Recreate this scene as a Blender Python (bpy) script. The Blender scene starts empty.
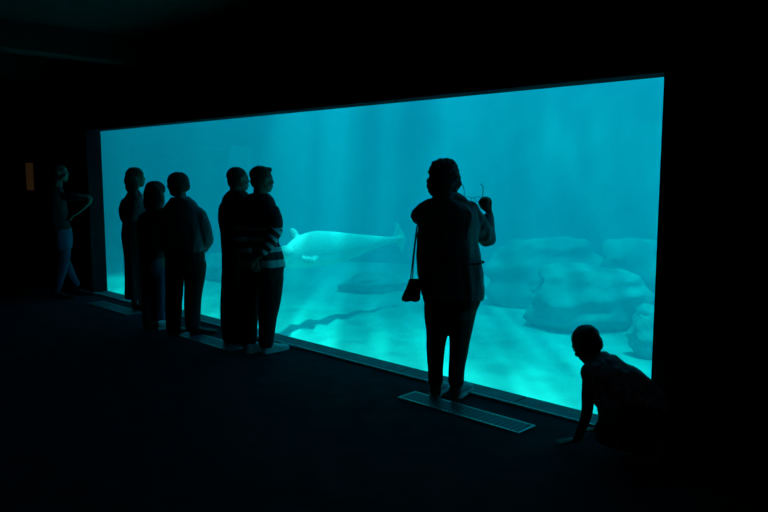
import bpy, bmesh, math, random
from mathutils import Vector, Matrix, noise

C = bpy.context.scene.collection
R = math.radians
random.seed(7)

# ------------------------------------------------------------------ camera
F_PX, PITCH, YAW, CAM_H = 713.0, R(6.48), R(44.35), 1.60
SILL = 0.015
_fw = Vector((-math.sin(YAW), math.cos(YAW), 0))          # horizontal heading
_rt = Vector((math.cos(YAW), math.sin(YAW), 0))           # camera right
def ray(px, py):
    xc, yc = (px - 384) / F_PX, (256 - py) / F_PX
    f = math.cos(PITCH) + yc * math.sin(PITCH)
    return _rt * xc + _fw * f + Vector((0, 0, yc * math.cos(PITCH) - math.sin(PITCH)))
_d = ray(107.5, 290.5)                                    # lower left corner of the glass is the world origin
_t = (SILL - CAM_H) / _d.z
CAM = Vector((-_d.x * _t, -_d.y * _t, CAM_H))
def gnd(px, py, z=0.0):
    d = ray(px, py); return CAM + d * ((z - CAM.z) / d.z)
def on_y(px, py, y=0.0):
    d = ray(px, py); return CAM + d * ((y - CAM.y) / d.y)
def at(px, py, depth):
    d = ray(px, py); return CAM + d * (depth / d.dot(_fw))

cam = bpy.data.cameras.new('camera'); co = bpy.data.objects.new('camera', cam); C.objects.link(co)
cam.sensor_width = 36; cam.lens = F_PX / 768 * 36
co.location = CAM; co.rotation_euler = (math.pi / 2 - PITCH, 0, YAW)
cam.clip_start = 0.05; cam.clip_end = 200
sc = bpy.context.scene
sc.camera = co

# ------------------------------------------------------------------ sky, sun, exposure
w = bpy.data.worlds.new('sky'); sc.world = w; w.use_nodes = True
w.node_tree.nodes['Background'].inputs[0].default_value = (0.62, 0.80, 1.0, 1)
w.node_tree.nodes['Background'].inputs[1].default_value = 0.5
sl = bpy.data.lights.new('sun', 'SUN'); so = bpy.data.objects.new('sun', sl); C.objects.link(so)
sl.energy = 13.4; sl.angle = R(1.8); sl.color = (1.0, 0.94, 0.90)
so.location = (0, 4, 12)
so.rotation_euler = Vector((-0.12, 0.04, -1)).to_track_quat('-Z', 'Y').to_euler()
sc.view_settings.view_transform = 'Standard'
sc.view_settings.look = 'None'
sc.view_settings.gamma = 1.0
sc.view_settings.use_curve_mapping = False
sc.view_settings.exposure = 0.0
sc.cycles.volume_bounces = 2
sc.cycles.max_bounces = 8

# ------------------------------------------------------------------ helpers
def tag(o, label=None, cat=None, group=None, kind=None):
    if label: o['label'] = label
    if cat: o['category'] = cat
    if group: o['group'] = group
    if kind: o['kind'] = kind
    return o
def empty(name, loc=(0, 0, 0), rz=0.0):
    o = bpy.data.objects.new(name, None); C.objects.link(o)
    o.location = loc; o.rotation_euler = (0, 0, rz); o.empty_display_size = .2
    return o
def link(name, me, mat=None, parent=None, smooth=False):
    o = bpy.data.objects.new(name, me); C.objects.link(o)
    if mat:
        me.materials.clear(); me.materials.append(mat)
    if parent: o.parent = parent
    if smooth: me.shade_smooth()
    return o
def bm_mesh(bm, name='mesh'):
    bmesh.ops.recalc_face_normals(bm, faces=bm.faces)
    me = bpy.data.meshes.new(name); bm.to_mesh(me); bm.free(); return me
def box(bm, a, b):
    v = [bm.verts.new((x, y, z)) for x in (a[0], b[0]) for y in (a[1], b[1]) for z in (a[2], b[2])]
    for f in ((0, 1, 3, 2), (4, 6, 7, 5), (0, 4, 5, 1), (2, 3, 7, 6), (0, 2, 6, 4), (1, 5, 7, 3)):
        bm.faces.new([v[i] for i in f])
def boxes(name, lst, mat, parent=None, bevel=0.0):
    bm = bmesh.new()
    for a, b in lst: box(bm, a, b)
    if bevel: bmesh.ops.bevel(bm, geom=bm.edges[:], offset=bevel, segments=2, affect='EDGES', profile=.6)
    return link(name, bm_mesh(bm), mat, parent)
def loft(bm, rings):
    vs = [[bm.verts.new(p) for p in r] for r in rings]
    n = len(vs[0])
    for a, b in zip(vs, vs[1:]):
        for i in range(n): bm.faces.new((a[i], a[(i + 1) % n], b[(i + 1) % n], b[i]))
    bm.faces.new(vs[0][::-1]); bm.faces.new(vs[-1])
def crom(pts, k):
    """Catmull-Rom resampling of a list of tuples/vectors"""
    out = []; n = len(pts)
    for i in range(n - 1):
        p0, p1, p2, p3 = pts[max(i - 1, 0)], pts[i], pts[i + 1], pts[min(i + 2, n - 1)]
        for j in range(k):
            t = j / k
            out.append(tuple(.5 * (2 * b + (c - a) * t + (2 * a - 5 * b + 4 * c - d) * t * t + (3 * b - a - 3 * c + d) * t ** 3)
                             for a, b, c, d in zip(p0, p1, p2, p3)))
    out.append(tuple(pts[-1])); return out
def tube(bm, pts, radii, seg=14, ref=Vector((0, 0, 1)), k=3, flat=1.0):
    """round (or flattened) tube along points; rounded ends"""
    q = crom([(*p, r) for p, r in zip(pts, radii)], k) if k > 1 else [(*p, r) for p, r in zip(pts, radii)]
    P = [Vector(a[:3]) for a in q]; r = [max(a[3], .0005) for a in q]
    t0 = (P[1] - P[0]).normalized(); t1 = (P[-1] - P[-2]).normalized()
    P = [P[0] - t0 * r[0] * .75, P[0] - t0 * r[0] * .45] + P + [P[-1] + t1 * r[-1] * .45, P[-1] + t1 * r[-1] * .75]
    r = [r[0] * .45, r[0] * .83] + r + [r[-1] * .83, r[-1] * .45]
    rings = []; n = None
    for i, p in enumerate(P):
        t = (P[min(i + 1, len(P) - 1)] - P[max(i - 1, 0)]).normalized()
        if n is None:
            n = ref - t * ref.dot(t)
            if n.length < 1e-3: n = Vector((1, 0, 0)) - t * t.x
        else: n = n - t * n.dot(t)
        n.normalize(); b = t.cross(n)
        rings.append([p + n * (r[i] * flat * math.cos(a)) + b * (r[i] * math.sin(a)) for a in (2 * math.pi * j / seg for j in range(seg))])
    loft(bm, rings)
def ell(bm, c, rad, M=None, u=16, v=10):
    m = Matrix.Translation(Vector(c)) @ (M.to_4x4() if M else Matrix.Identity(4)) @ Matrix.Diagonal((*rad, 1))
    bmesh.ops.create_uvsphere(bm, u_segments=u, v_segments=v, radius=1, matrix=m)
def remesh(bm, voxel, smooth=4, folds=0.0, freq=9.0, stretch=.45, seed=0.0, jag=0.0):
    me = bm_mesh(bm, 'tmp'); o = bpy.data.objects.new('tmp', me); C.objects.link(o)
    m = o.modifiers.new('r', 'REMESH'); m.mode = 'VOXEL'; m.voxel_size = voxel; m.use_smooth_shade = True
    if smooth:
        s = o.modifiers.new('s', 'SMOOTH'); s.factor = .5; s.iterations = smooth
    dg = bpy.context.evaluated_depsgraph_get()
    out = bpy.data.meshes.new_from_object(o.evaluated_get(dg))
    bpy.data.objects.remove(o); bpy.data.meshes.remove(me)
    if folds or jag:
        nn = [v.normal.copy() for v in out.vertices]
        for v, n in zip(out.vertices, nn):
            p = v.co
            if folds:
                q = Vector((p.x * freq, p.y * freq, p.z * freq * stretch + seed))
                a = noise.noise(q + Vector((noise.noise(q * .6) * 1.4, seed, 0)))
                v.co = v.co + n * folds * (a + .5 * (1 - 2 * abs(noise.noise(q * 1.9))) - .25)
            if jag:
                q = p * 38 + Vector((seed, 0, 0))
                v.co = v.co + n * jag * (noise.noise(q) + .7 * noise.noise(q * 2.3))
    out.shade_smooth()
    return out

# ------------------------------------------------------------------ materials
MATS = {}
def mat(name, col, rough=.8, noise_scale=0, var=.25, bump=0.0, bump_scale=60, spec=.3, metal=0.0, detail=4):
    if name in MATS: return MATS[name]
    m = bpy.data.materials.new(name); m.use_nodes = True; MATS[name] = m
    nt = m.node_tree; b = nt.nodes['Principled BSDF']
    b.inputs['Base Color'].default_value = (*col, 1)
    b.inputs['Roughness'].default_value = rough
    b.inputs['Specular IOR Level'].default_value = spec
    b.inputs['Metallic'].default_value = metal
    tc = nt.nodes.new('ShaderNodeTexCoord')
    if noise_scale:
        n = nt.nodes.new('ShaderNodeTexNoise'); n.inputs['Scale'].default_value = noise_scale; n.inputs['Detail'].default_value = detail
        nt.links.new(tc.outputs['Object'], n.inputs['Vector'])
        r = nt.nodes.new('ShaderNodeValToRGB')
        r.color_ramp.elements[0].position = .3; r.color_ramp.elements[1].position = .7
        r.color_ramp.elements[0].color = (*(c * (1 - var) for c in col), 1)
        r.color_ramp.elements[1].color = (*(min(1, c * (1 + var)) for c in col), 1)
        nt.links.new(n.outputs['Fac'], r.inputs['Fac']); nt.links.new(r.outputs['Color'], b.inputs['Base Color'])
    if bump:
        n2 = nt.nodes.new('ShaderNodeTexNoise'); n2.inputs['Scale'].default_value = bump_scale; n2.inputs['Detail'].default_value = 5
        nt.links.new(tc.outputs['Object'], n2.inputs['Vector'])
        bp = nt.nodes.new('ShaderNodeBump'); bp.inputs['Strength'].default_value = bump; bp.inputs['Distance'].default_value = .02
        nt.links.new(n2.outputs['Fac'], bp.inputs['Height']); nt.links.new(bp.outputs['Normal'], b.inputs['Normal'])
    return m
def striped(name, dark, light, bands):
    """knit with bands printed across; bands = list of (z0, z1) in the garment's own height"""
    m = mat(name, dark, .9, bump=.3, bump_scale=180)
    nt = m.node_tree; b = nt.nodes['Principled BSDF']
    tc = nt.nodes.new('ShaderNodeTexCoord'); sp = nt.nodes.new('ShaderNodeSeparateXYZ')
    nt.links.new(tc.outputs['Object'], sp.inputs[0])
    acc = None
    for z0, z1 in bands:
        c = nt.nodes.new('ShaderNodeMath'); c.operation = 'COMPARE'
        c.inputs[1].default_value = (z0 + z1) / 2; c.inputs[2].default_value = (z1 - z0) / 2
        nt.links.new(sp.outputs['Z'], c.inputs[0])
        if acc is None: acc = c
        else:
            a = nt.nodes.new('ShaderNodeMath'); a.operation = 'MAXIMUM'
            nt.links.new(acc.outputs[0], a.inputs[0]); nt.links.new(c.outputs[0], a.inputs[1]); acc = a
    mx = nt.nodes.new('ShaderNodeMix'); mx.data_type = 'RGBA'
    mx.inputs[6].default_value = (*dark, 1); mx.inputs[7].default_value = (*light, 1)
    nt.links.new(acc.outputs[0], mx.inputs[0]); nt.links.new(mx.outputs[2], b.inputs['Base Color'])
    return m

M_wall = mat('dark_plaster', (.035, .035, .038), .9, 3, .2, .2, 30)
M_ceil = mat('dark_ceiling', (.03, .03, .033), .95, 3, .2, .2, 20)
M_carpet = mat('charcoal_carpet', (.020, .026, .042), .97, 5, .3, .9, 260, spec=.1)
M_sill = mat('sealed_concrete', (.09, .10, .13), .55, 8, .3, .3, 40, spec=.3)
M_jamb = mat('painted_jamb', (.018, .018, .024), .9, 4, .2, .15, 30, spec=.04)
M_metal = mat('brushed_steel', (.42, .43, .44), .38, metal=.8)
M_nose = mat('worn_aluminium', (.55, .58, .60), .55, metal=.3)
M_grate = mat('grate_steel', (.10, .11, .14), .5, metal=.6)
M_pit = mat('vent_pit', (.01, .01, .01), .95)
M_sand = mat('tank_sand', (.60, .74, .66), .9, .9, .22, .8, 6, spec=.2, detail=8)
def darken_far():  # multiplies the sand colour darker away from the window, edge broken by noise
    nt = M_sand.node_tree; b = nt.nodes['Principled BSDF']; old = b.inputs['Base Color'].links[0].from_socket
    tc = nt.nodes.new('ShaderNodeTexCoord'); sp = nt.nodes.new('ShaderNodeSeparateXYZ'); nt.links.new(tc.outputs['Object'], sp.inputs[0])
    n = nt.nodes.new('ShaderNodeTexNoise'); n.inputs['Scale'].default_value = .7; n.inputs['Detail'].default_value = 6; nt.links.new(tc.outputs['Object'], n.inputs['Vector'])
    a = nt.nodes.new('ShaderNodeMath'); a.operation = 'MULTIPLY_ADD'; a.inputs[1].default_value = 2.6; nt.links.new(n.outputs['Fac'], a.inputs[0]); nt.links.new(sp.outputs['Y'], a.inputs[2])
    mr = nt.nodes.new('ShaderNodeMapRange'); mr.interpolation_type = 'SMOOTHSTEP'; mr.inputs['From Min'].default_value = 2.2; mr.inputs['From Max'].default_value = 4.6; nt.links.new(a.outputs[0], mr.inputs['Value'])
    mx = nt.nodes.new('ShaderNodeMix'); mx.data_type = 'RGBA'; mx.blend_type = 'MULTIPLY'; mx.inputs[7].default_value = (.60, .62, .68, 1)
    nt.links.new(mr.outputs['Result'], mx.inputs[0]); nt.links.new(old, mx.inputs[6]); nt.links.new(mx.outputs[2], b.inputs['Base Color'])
darken_far()
M_rock = mat('tank_rock', (.24, .34, .35), .9, 1.6, .40, .9, 9, spec=.2, detail=8)
M_twall = mat('tank_wall', (.22, .30, .34), .9, .9, .35, .8, 5, spec=.2, detail=8)
M_beluga = mat('beluga_skin', (.86, .92, .88), .5, 2.0, .06, .15, 14)
M_skin = mat('skin', (.17, .10, .075), .6, 12, .1, .1, 120)
M_eye = mat('shoe_rubber', (.35, .35, .35), .7)

# ------------------------------------------------------------------ room
WX = on_y(657.5, 230, -0.2).x                  # right jamb, seen at its room-side corner
WZ = on_y(400, 102.5, 0.0).z                   # head of the window
TOPZ, DEEP = 3.15, .2
X0, X1, Y0 = -4.5, 13.5, -7.0
def struct(o): return tag(o, kind='structure')
struct(boxes('floor', [((X0, Y0, -.2), (X1, -DEEP, 0))], M_carpet))
struct(boxes('ceiling', [((X0, Y0, TOPZ), (X1, 0, TOPZ + .25))], M_ceil))
struct(boxes('wall_window', [((X0, -DEEP, -.2), (-.0, 0, TOPZ)), ((WX, -DEEP, -.2), (X1, 0, TOPZ)),
                             ((0, -DEEP, WZ), (WX, 0, TOPZ)), ((0, -.012, -.2), (WX, 0, SILL - .006))], M_jamb))
struct(boxes('wall_left', [((X0 - .2, Y0, -.2), (X0, .14, TOPZ))], M_wall))
struct(boxes('wall_right', [((X1, Y0, -.2), (X1 + .2, .14, TOPZ))], M_wall))
struct(boxes('wall_back', [((X0, Y0 - .2, -.2), (X1, Y0, TOPZ))], M_wall))
for i, x in enumerate((-3.2, -.9, 1.4)):
    struct(boxes('trim_%d' % (i + 1), [((x, Y0, TOPZ - .28), (x + .3, -DEEP, TOPZ))], M_ceil))

win = empty('window_1', (0, 0, 0)); struct(win)
# acrylic pane
mg = bpy.data.materials.new('acrylic'); mg.use_nodes = True; nt = mg.node_tree; nt.nodes.clear()
out = nt.nodes.new('ShaderNodeOutputMaterial'); tr = nt.nodes.new('ShaderNodeBsdfTransparent'); gl = nt.nodes.new('ShaderNodeBsdfGlossy')
tr.inputs[0].default_value = (.97, .985, .985, 1); gl.inputs['Roughness'].default_value = .02
lw = nt.nodes.new('ShaderNodeLayerWeight'); lw.inputs['Blend'].default_value = .5; fp = nt.nodes.new('ShaderNodeMath'); fp.operation = 'POWER'; fp.inputs[1].default_value = 5
fr = nt.nodes.new('ShaderNodeMath'); fr.operation = 'MULTIPLY_ADD'; fr.inputs[1].default_value = .5; fr.inputs[2].default_value = .006
nt.links.new(lw.outputs['Facing'], fp.inputs[0]); nt.links.new(fp.outputs[0], fr.inputs[0]); mx = nt.nodes.new('ShaderNodeMixShader')
nt.links.new(fr.outputs[0], mx.inputs[0]); nt.links.new(tr.outputs[0], mx.inputs[1]); nt.links.new(gl.outputs[0], mx.inputs[2]); nt.links.new(mx.outputs[0], out.inputs[0])
boxes('pane', [((-.6, 0.001, SILL - .12), (WX + .3, .08, WZ + .15))], mg, win)
# sill slabs with joints
joints = [0.0] + [on_y(px, py, -.1).x for px, py in ((196, 313), (300, 339), (405, 367), (520, 396))] + [WX]
for a, b in zip(joints, joints[1:]):
    boxes('sill_slab', [((a + .006, -DEEP + .004, 0), (b - .006, -.002, SILL))], M_sill, win, .004)
boxes('sill_bed', [((0, -DEEP + .012, 0), (WX, -.004, SILL - .008))], M_pit, win)
boxes('nosing_strip', [((0, -DEEP - .010, .0), (WX, -DEEP + .008, SILL + .003))], M_nose, win, .002)

# weak fill lamp added behind the camera to lift the room's blacks
hl = bpy.data.lights.new('fill_light', 'POINT'); ho = bpy.data.objects.new('fill_light', hl); C.objects.link(ho)
hl.energy = 5.0; hl.color = (.85, .92, 1); hl.shadow_soft_size = .15; ho.location = (12.3, -6.0, 2.6)

# ------------------------------------------------------------------ tank
TX0, TX1, TY0, TY1, TZ0, TZ1 = -11.0, 12.0, .09, 10.5, -.35, 4.3
def grid(nx, ny, fn):
    bm = bmesh.new()
    v = [[bm.verts.new(fn(i / nx, j / ny)) for i in range(nx + 1)] for j in range(ny + 1)]
    for j in range(ny):
        for i in range(nx): bm.faces.new((v[j][i], v[j][i + 1], v[j + 1][i + 1], v[j + 1][i]))
    return bm
def n3(x, y, z=0.0): return noise.noise(Vector((x, y, z)))
def floor_z(x, y):
    z = TZ0 + .10 * n3(x * .35, y * .35, 3) + .035 * n3(x * 1.3, y * 1.3, 5)
    # swept sand ridges in front of the window
    rp = gnd(372, 327, TZ0); r = math.hypot(x - rp.x, (y - rp.y)) / 1.6
    z += .035 * math.exp(-r * r) * math.sin((y + .35 * x + .35 * n3(x * 1.1, y * 1.1, 9)) * 13)
    return z
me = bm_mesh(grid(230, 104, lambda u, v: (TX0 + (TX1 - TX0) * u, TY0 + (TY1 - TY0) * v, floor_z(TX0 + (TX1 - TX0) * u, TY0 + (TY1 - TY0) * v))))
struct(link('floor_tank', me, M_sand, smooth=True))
def rock_wall(name, fn, nx, ny):
    struct(link(name, bm_mesh(grid(nx, ny, fn)), M_twall, smooth=True))
def crag(a, z, s): return .55 * n3(a * .35, z * .5, s) + .28 * n3(a * 1.0, z * .8, s + 4) + .12 * n3(a * 2.6, z * 1.6, s + 8)
def back_fn(u, v):
    x = TX0 - .5 + (TX1 - TX0 + 1) * u; z = TZ0 - .4 + (TZ1 - TZ0 + .8) * v
    curve = 4.8 + 2.8 / (1 + math.exp(-(x + 2.6) * 1.6)) - 1.0 * (1 / (1 + math.exp(-(x - 2.0) * .9)))          # the pool narrows to the right
    k = 1 / (1 + math.exp(-(x + 1.0) * 1.2))                            # smooth gunite far left, crags to the right
    return (x, curve + (.25 + .45 * k) * crag(x, z, 1.0) + .22 * (z - 1), z)
rock_wall('wall_tank_back', back_fn, 200, 50)
def left_fn(u, v):
    y = TY0 + (TY1 - TY0) * u; z = TZ0 - .4 + (TZ1 - TZ0 + .8) * v
    return (-9.4 + .15 * crag(y, z, 6.0), y, z)
rock_wall('wall_tank_left', left_fn, 90, 40)
def right_fn(u, v):
    y = TY0 + (TY1 - TY0) * u; z = TZ0 - .4 + (TZ1 - TZ0 + .8) * v
    return (10.4 + .8 * crag(y, z, 11.0), y, z)
rock_wall('wall_tank_right', right_fn, 80, 40)
struct(boxes('wall_tank_front', [((TX0, -.2, TOPZ + .25), (TX1, 0, TZ1 + .6)), ((TX0, -.2, -.8), (X0 - .2, 0, TZ1 + .6))], M_twall))

# dark gate in the far left wall of the pool
def pool_gate():
    y = 4.45; a, b = on_y(143, 150, y), on_y(232, 150, y); w_ = (b.x - a.x) / 2
    t = empty('pool_gate', ((a.x + b.x) / 2, y, floor_z((a.x + b.x) / 2, y))); h = a.z - t.location.z
    M_gate = mat('gate_paint', (.03, .05, .07), .8, 2, .3)
    boxes('gate_leaf', [((-w_ + .1, .02, 0), (w_ - .1, .5, h - .1))], M_gate, t)
    boxes('gate_frame', [((-w_, -.03, 0), (-w_ + .1, .5, h)), ((w_ - .1, -.03, 0), (w_, .5, h)), ((-w_ + .1, -.03, h - .1), (w_ - .1, .5, h))], M_rock, t)
    tag(t, 'wide dark rectangular gate set in the far wall of the pool', 'gate')
pool_gate()

# unseen slab added above the far left end to shade the water there
struct(boxes('shade_slab', [((TX0 - .5, -.2, 5.2), (-3.4, 11.5, 5.5))], M_twall))

# boulders
def boulder(px, py, wpx, hpx, depth, thick, label, seed, rz=0.0, sink=.25):
    """px,py = foot of the boulder on the tank floor"""
    base = at(px, py, depth); s = depth / F_PX
    sx, sz = wpx * s / 2, hpx * s * .76
    bm = bmesh.new(); bmesh.ops.create_icosphere(bm, subdivisions=5, radius=1)
    rnd = random.Random(seed)
    planes = []
    for _ in range(15):
        d = Vector((rnd.uniform(-1, 1), rnd.uniform(-1, 1), rnd.uniform(-.4, .9))).normalized(); planes.append((d, rnd.uniform(.68, .9)))
    planes.append((Vector((rnd.uniform(-.15, .15), rnd.uniform(-.15, .15), 1)).normalized(), .72))
    for v in bm.verts:
        p = v.co.copy()
        for d, k in planes:
            h = p.dot(d) - k
            if h > 0: p -= d * h * .92
        q = p * 1.6 + Vector((seed * 3.1, 0, 0))
        p *= 1 + .10 * noise.noise(q) + .05 * noise.noise(q * 2.7) + .02 * noise.noise(q * 7)
        strat = .045 * math.sin(p.z * 13 + 2 * noise.noise(q))
        p.x *= 1 + strat; p.y *= 1 + strat
        v.co = Vector((p.x * sx * 1.2, p.y * thick, p.z * sz))
    o = link('boulder', bm_mesh(bm), M_rock, smooth=True)
    z = floor_z(base.x, base.y)
    o.location = (base.x, base.y, z + sz * (1 - sink) * .8); o.rotation_euler = (0, 0, YAW + rz)
    return tag(o, label, 'boulder', 'boulders on the pool floor')
BL = [  # foot px, foot py, width, height px, depth, half thickness, label
    (594, 322, 124, 56, 9.3, .70, 'largest boulder in the tank, layered and flat-topped'),
    (545, 300, 118, 66, 10.9, .60, 'broad ridge of rock in front of the back wall, next to the largest boulder'),
    (644, 312, 96, 72, 10.2, .55, 'high rounded rock rising behind the largest flat-topped boulder'),
    (648, 328, 34, 30, 8.5, .30, 'small boulder leaning on the flank of the largest boulder'),
    (650, 362, 40, 40, 7.5, .30, 'knobbly upright boulder standing closest to the crouching child'),
    (222, 293, 34, 26, 13.6, .35, 'small squarish dark rock standing alone on the pool floor'),
    (372, 275, 58, 17, 11.9, .35, 'long low rock lying on the pool floor beneath the white whale'),
]
for i, b in enumerate(BL): boulder(*b[:6], b[6], i + 3)

# water body
mw = bpy.data.materials.new('pool_water'); mw.use_nodes = True; nt = mw.node_tree; nt.nodes.clear()
out = nt.nodes.new('ShaderNodeOutputMaterial'); vs = nt.nodes.new('ShaderNodeVolumeScatter'); va = nt.nodes.new('ShaderNodeVolumeAbsorption'); ad = nt.nodes.new('ShaderNodeAddShader')
vs.inputs['Color'].default_value = (.02, .70, 1.0, 1); vs.inputs['Density'].default_value = .17; vs.inputs['Anisotropy'].default_value = .25
va.inputs['Color'].default_value = (.0, .91, .945, 1); va.inputs['Density'].default_value = 1.0
nt.links.new(vs.outputs[0], ad.inputs[0]); nt.links.new(va.outputs[0], ad.inputs[1]); nt.links.new(ad.outputs[0], out.inputs['Volume'])
tag(boxes('pool_water', [((-9.7, .082, -.6), (11.0, 9.0, TZ1))], mw), 'clear turquoise water filling the pool behind the window', 'water', kind='stuff')
# rippled water surface: lets the daylight through in a caustic net
ms = bpy.data.materials.new('water_surface'); ms.use_nodes = True; nt = ms.node_tree; nt.nodes.clear()
out = nt.nodes.new('ShaderNodeOutputMaterial'); tr = nt.nodes.new('ShaderNodeBsdfTransparent'); tc = nt.nodes.new('ShaderNodeTexCoord')
nw = nt.nodes.new('ShaderNodeTexNoise'); nw.inputs['Scale'].default_value = .9; nw.inputs['Detail'].default_value = 3
vm = nt.nodes.new('ShaderNodeVectorMath'); vm.operation = 'MULTIPLY_ADD'; vm.inputs[1].default_value = (.9, .9, .9)
nt.links.new(tc.outputs['Object'], nw.inputs['Vector']); nt.links.new(nw.outputs['Color'], vm.inputs[0]); nt.links.new(tc.outputs['Object'], vm.inputs[2])
vo = nt.nodes.new('ShaderNodeTexVoronoi'); vo.feature = 'DISTANCE_TO_EDGE'; vo.inputs['Scale'].default_value = 1.9
nt.links.new(vm.outputs[0], vo.inputs['Vector'])
cr = nt.nodes.new('ShaderNodeValToRGB'); cr.color_ramp.interpolation = 'EASE'
cr.color_ramp.elements[0].color = (1, 1, 1, 1); cr.color_ramp.elements[0].position = 0
cr.color_ramp.elements[1].color = (.30, .30, .30, 1); cr.color_ramp.elements[1].position = .35
mp = nt.nodes.new('ShaderNodeMapping'); mp.vector_type = 'TEXTURE'; mp.inputs['Location'].default_value = (.6, 0, 0); mp.inputs['Rotation'].default_value = (0, 0, YAW); mp.inputs['Scale'].default_value = (.30, 5.0, 1)
nt.links.new(tc.outputs['Object'], mp.inputs['Vector'])
nc = nt.nodes.new('ShaderNodeTexNoise'); nc.inputs['Scale'].default_value = 1.0; nc.inputs['Detail'].default_value = 2.5; nt.links.new(mp.outputs[0], nc.inputs['Vector'])
c2 = nt.nodes.new('ShaderNodeValToRGB'); c2.color_ramp.interpolation = 'EASE'
c2.color_ramp.elements[0].color = (.22, .22, .22, 1); c2.color_ramp.elements[0].position = .40
c2.color_ramp.elements[1].color = (1, 1, 1, 1); c2.color_ramp.elements[1].position = .66
nt.links.new(nc.outputs['Fac'], c2.inputs[0])
mm = nt.nodes.new('ShaderNodeMix'); mm.data_type = 'RGBA'; mm.blend_type = 'MIX'; mm.inputs[0].default_value = .72
nt.links.new(cr.outputs[0], mm.inputs[6]); nt.links.new(c2.outputs[0], mm.inputs[7])
nt.links.new(vo.outputs['Distance'], cr.inputs[0]); nt.links.new(mm.outputs[2], tr.inputs[0]); nt.links.new(tr.outputs[0], out.inputs[0])
me = bm_mesh(grid(90, 40, lambda u, v: (TX0 + (TX1 - TX0) * u, TY0 + (TY1 - TY0) * v, TZ1 + .03 + .025 * n3(u * 40, v * 18, 2))))
tag(link('water_surface', me, ms, smooth=True), 'rippled surface of the pool high above the window', 'water surface', kind='stuff')

# ------------------------------------------------------------------ white whale
def beluga():
    D0, D1 = 8.7, 10.5
    root = at(345, 262, 9.6)
    def P(px, py, d): return at(px, py, d) - root
    s = 9.6 / F_PX
    spine = [(279, 260, 3), (283, 258, 7.5), (290, 255, 12.5), (300, 251.5, 15.5), (315, 248.8, 17.5), (332, 248, 16.5), (350, 246.5, 13.5), (368, 243.5, 9), (384, 241, 5), (396, 239.2, 3), (403, 238, 2)]
    q = crom(spine, 3); bm = bmesh.new(); rings = []
    for i, (px, py, r) in enumerate(q):
        d = D0 + (D1 - D0) * (px - 278) / 125
        c = P(px, py, d)
        rr = r * s
        rings.append([c + Vector((0, 0, 1)) * rr * math.sin(a) + _fw * rr * .85 * math.cos(a) for a in (2 * math.pi * j / 24 for j in range(24))])
    loft(bm, rings)
    ell(bm, P(286, 252.5, D0), (.10, .10, .09))                                   # melon
    ell(bm, P(280.5, 261, D0), (.06, .06, .04))                                  # beak
    # flippers
    tube(bm, [P(303, 244, D0 + .34), P(297, 239, D0 + .34)], [.04, .035], k=1)
    ell(bm, P(294, 234.8, D0 + .34), (.060, .030, .094), Matrix.Rotation(YAW, 3, 'Z') @ Matrix.Rotation(R(-22), 3, 'Y'))
    tube(bm, [P(318, 257, D0 + .48), P(313.5, 259.5, D0 + .34)], [.045, .035], k=1)
    ell(bm, P(309.5, 260.5, D0 + .19), (.092, .030, .050), Matrix.Rotation(YAW, 3, 'Z') @ Matrix.Rotation(R(12), 3, 'Y'))
    # flukes, one lobe up and one down: the animal swims on its side
    poly = [(389, 241.2), (393, 236.5), (395.3, 230), (396.2, 221.5), (400, 227.5), (403.6, 233.5), (405.6, 238), (405, 243), (402.2, 253.5), (399.3, 248.5), (397, 243.5), (393, 241.8)]
    fr_, bk_ = ([bm.verts.new(P(x, y, D1 + o_)) for x, y in poly] for o_ in (-.022, .022))
    bm.faces.new(fr_); bm.faces.new(bk_[::-1])
    for i in range(len(poly)): bm.faces.new((fr_[i], bk_[i], bk_[(i + 1) % len(poly)], fr_[(i + 1) % len(poly)]))
    me = remesh(bm, .013, 4)
    o = link('white_whale', me, M_beluga); o.location = root
    tag(o, 'white beluga whale swimming on its side above the pool floor', 'whale')
beluga()

# ------------------------------------------------------------------ floor grates
def grate(c0, c1, c2, label):
    """three pixel corners on the floor: near-left, far-left, far-right; length runs along the window"""
    a, b, c = gnd(*c0), gnd(*c1), gnd(*c2)
    x0, x1 = b.x, c.x; yb = (b.y + c.y) / 2; ya = yb - .19
    t = empty('floor_grate', ((x0 + x1) / 2, (ya + yb) / 2, 0)); ox, oy = (x0 + x1) / 2, (ya + yb) / 2
    L, W = (x1 - x0) / 2, (yb - ya) / 2
    e = .014
    boxes('frame', [((-L, -W, 0), (L, -W + e, .009)), ((-L, W - e, 0), (L, W, .009)), ((-L, -W + e, 0), (-L + e, W - e, .009)), ((L - e, -W + e, 0), (L, W - e, .009))], M_metal, t)
    boxes('pit', [((-L + e, -W + e, .0), (L - e, W - e, .002))], M_pit, t)
    bars = []
    n = int((2 * L - 2 * e) / .042)
    for i in range(1, n): x = -L + e + i * (2 * L - 2 * e) / n; bars.append(((x - .010, -W + e, .002), (x + .010, W - e, .006)))
    for j in range(1, 5): y = -W + e + j * (2 * W - 2 * e) / 5; bars.append(((-L + e, y - .009, .002), (L - e, y + .009, .0065)))
    tag(boxes('grille_bars', bars, M_grate, t), kind='stuff')
    tag(t, label, 'floor grate', 'floor grates along the window')
grate((402, 398.5), (416, 392), (535, 427), 'steel floor grate under the woman with the handbag')
grate((186, 336), (193, 332), (246, 348), 'steel floor grate between the feet of the group of three and the pair')
grate((99, 305), (104, 301.5), (141, 313), 'steel floor grate beside the feet of the woman in the long skirt')

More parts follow.
